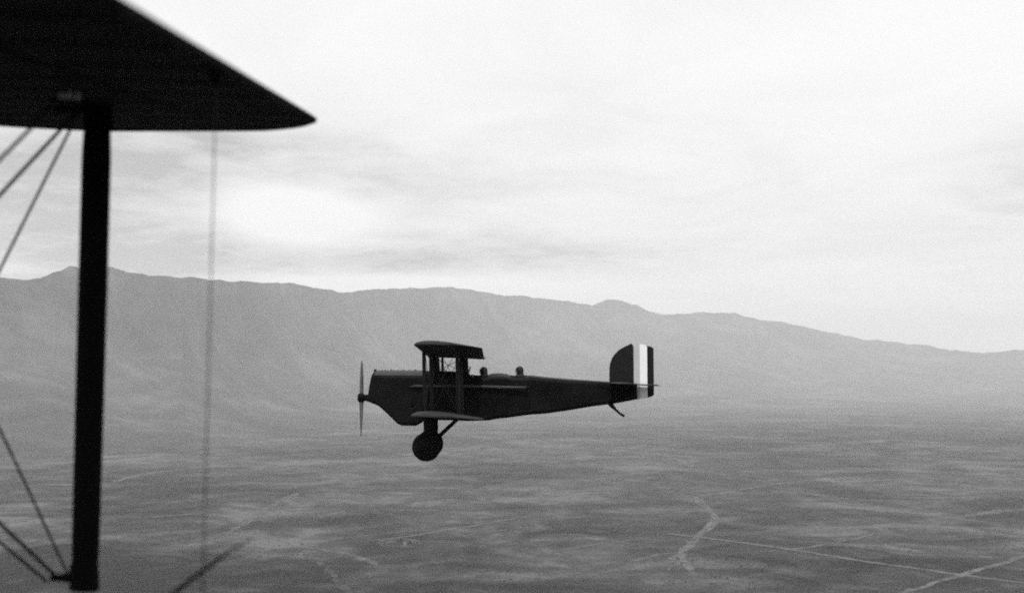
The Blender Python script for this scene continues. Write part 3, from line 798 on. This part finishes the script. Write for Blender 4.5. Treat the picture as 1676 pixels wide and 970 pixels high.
# struts: outer rear (in view), outer front and the inner pair
def near_strut(top, bot):
    bm = bmesh.new()
    pts = [top.lerp(bot, q) for q in (0, .03, .10, .5, .9, .97, 1)]
    tube(bm, pts, [.034, .043, .0478, .0485, .0472, .043, .034], 14, ((1, 0, 0), .42))
    o = near_part('interplane_strut', bm, 'strut', smooth=True)
    for p, sgn in ((top, -1), (bot, 1)):
        bm = bmesh.new()
        tube(bm, [p + nrm * .012 * -sgn, p + nrm * sgn * .075], [.051, .049], 12, ((1, 0, 0), .5)); near_part('strut_socket', bm, 'strut', o)
    return o
SPX = .80                                                  # front to rear spar
YI = TOP.y - 1.95
def low_pt(x, y):                                          # the lower wing runs parallel to the upper one
    p = Vector((x, y, zu(x, y))); return p - nrm * GAP
tops = {}
for nm, x, y in (('or', TOP.x, TOP.y), ('of', TOP.x - SPX, TOP.y), ('ir', te_x(YI) - (te_x(TOP.y) - TOP.x), YI), ('if', te_x(YI) - (te_x(TOP.y) - TOP.x) - SPX, YI)):
    a = Vector((x, y, zu(x, y))); tops[nm] = (a, a - SN * GAP)
    near_strut(a, a - SN * GAP)
# top fitting with bright clevis
bm = bmesh.new()
pl = tops['or'][0]
tube(bm, [pl + Vector((.05, 0, -.012)), pl + Vector((-.14, -.02, -.010))], [.020, .024], 8, ((0, 1, 0), .5)); near_part('strut_fitting', bm, 'strut')
for q in ((108, 144), (121, 146)):
    p = up_plane(*q) - nrm * .018
    bm = bmesh.new(); tube(bm, [p + Vector((-.018, 0, 0)), p + Vector((.012, 0, 0))], [.010, .012], 8); near_part('clevis', bm, 'fitting')
bm = bmesh.new(); pb = tops['or'][1]
tube(bm, [pb + nrm * .03 + Vector((-.11, -.01, 0)), pb + nrm * .03 + Vector((.02, 0, 0))], [.010, .022], 8, ((0, 0, 1), .7)); near_part('strut_fitting', bm, 'strut')
# bracing wires: each runs from the strut's end to the far end of its bay
def line_to(px0, py0, px1, py1, tpx):                      # extend an image line to x = tpx
    return (tpx, py0 + (py1 - py0) * (tpx - px0) / (px1 - px0))
def low_plane(px, py):
    q = BOT; d = ray(px, py)
    k = (q.z - CAM.z - SL * (q.y - CAM.y) - TL * (q.x - CAM.x)) / (d.z - SL * d.y - TL * d.x)
    return CAM + d * k
def near_wire(a, b_, r_, nm='bracing_wire'):
    bm = bmesh.new(); tube(bm, [a, b_], r_, 8); near_part(nm, bm, 'wire')
wA = up_plane(108, 146) - nrm * .01; wB = up_plane(129, 175) - nrm * .01
near_wire(wA, low_plane(*line_to(108, 146, 0, 255, -1500)), .0048)
near_wire(wB, low_plane(*line_to(129, 175, 0, 314, -1500)), .0058)
near_wire(up_plane(131, 175) - nrm * .01, tops['of'][1] + nrm * .02, .0045)
near_wire(pb + nrm * .03 + Vector((-.05, 0, 0)), tops['of'][0] - nrm * .02, .0045)
near_wire(pb + nrm * .03 + Vector((-.09, 0, 0)), up_plane(*line_to(90, 958, 0, 872, -900)), .0058)
near_wire(pb + nrm * .02 + Vector((-.11, -.03, 0)), up_plane(*line_to(72, 968, 0, 906, -900)), .0050)
# aileron cable and the bent rod by the lower edge of the picture
ct = up_plane(354, 118) - nrm * .006
cb = at(331, 990, (ct - CAM).dot(Vector((0, math.cos(PITCH), math.sin(PITCH)))) * 1.01)
near_wire(ct, cb, .0015, 'aileron_cable')
dp = 2.5
bm = bmesh.new()
tube(bm, [at(235, 1010, dp), at(285, 970, dp), at(312, 948, dp), at(340, 927, dp), at(372, 904, dp), at(395, 890, dp), at(411, 882, dp)], [.0075, .0065, .006, .0055, .004, .0028, .0015], 8)
near_part('bent_rod', bm, 'wire', smooth=True)
bm = bmesh.new(); tube(bm, [ct + nrm * .004, ct - nrm * .03], [.02, .008], 8); near_part('cable_horn', bm, 'strut', AIL)
# lower wing: shorter than the upper one, ending just past the strut, its top below the frame
LWO = (BOT.y - .16)
def lw_sec(y, f):
    p = low_pt(TOP.x, TOP.y); off = p.y - TOP.y
    xt = te_x(y) - .10 - .55 * (1 - f); xl = te_x(y) - CH + .12 + .7 * (1 - f); ch = xt - xl
    up, dn = [], []
    zp = lambda x: BOT.z + SL * (y - BOT.y) + TL * (x - BOT.x) - .012
    for k in range(13):
        c_ = (1 - math.cos(math.pi * k / 12)) / 2; x = xl + ch * c_
        camber = -.10 * (1 - f) - .055 * max(0, (x - BOT.x)) - .09 * max(0, (BOT.x - .5 - x))
        up.append(Vector((x, y, zp(x) + camber))); dn.append(Vector((x, y, zp(x) + camber - (.10 * math.sin(math.pi * c_) ** .7 * (.3 + .7 * f) + .012))))
    return up + dn[::-1]
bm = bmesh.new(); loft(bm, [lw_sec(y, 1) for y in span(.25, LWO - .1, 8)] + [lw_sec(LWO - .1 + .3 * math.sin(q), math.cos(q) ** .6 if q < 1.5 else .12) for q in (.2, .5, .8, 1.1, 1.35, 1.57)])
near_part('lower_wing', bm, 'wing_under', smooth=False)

# ================================================================== haze
hm = bpy.data.materials.new('thin haze'); hm.use_nodes = True
t = hm.node_tree; t.nodes.clear()
pv = node(t, 'ShaderNodeVolumePrincipled')
pv.inputs['Color'].default_value = (0.99, 0.99, 0.99, 1); pv.inputs['Density'].default_value = 6.2e-5
pv.inputs['Anisotropy'].default_value = 0.0
om = node(t, 'ShaderNodeOutputMaterial'); t.links.new(pv.outputs[0], om.inputs['Volume'])
bm = bmesh.new(); box(bm, (-25500, -25500, -30), (25500, 25500, 1650))
tag(from_bm('haze', bm, hm), 'thin even haze over the whole plain', 'haze', kind='stuff')
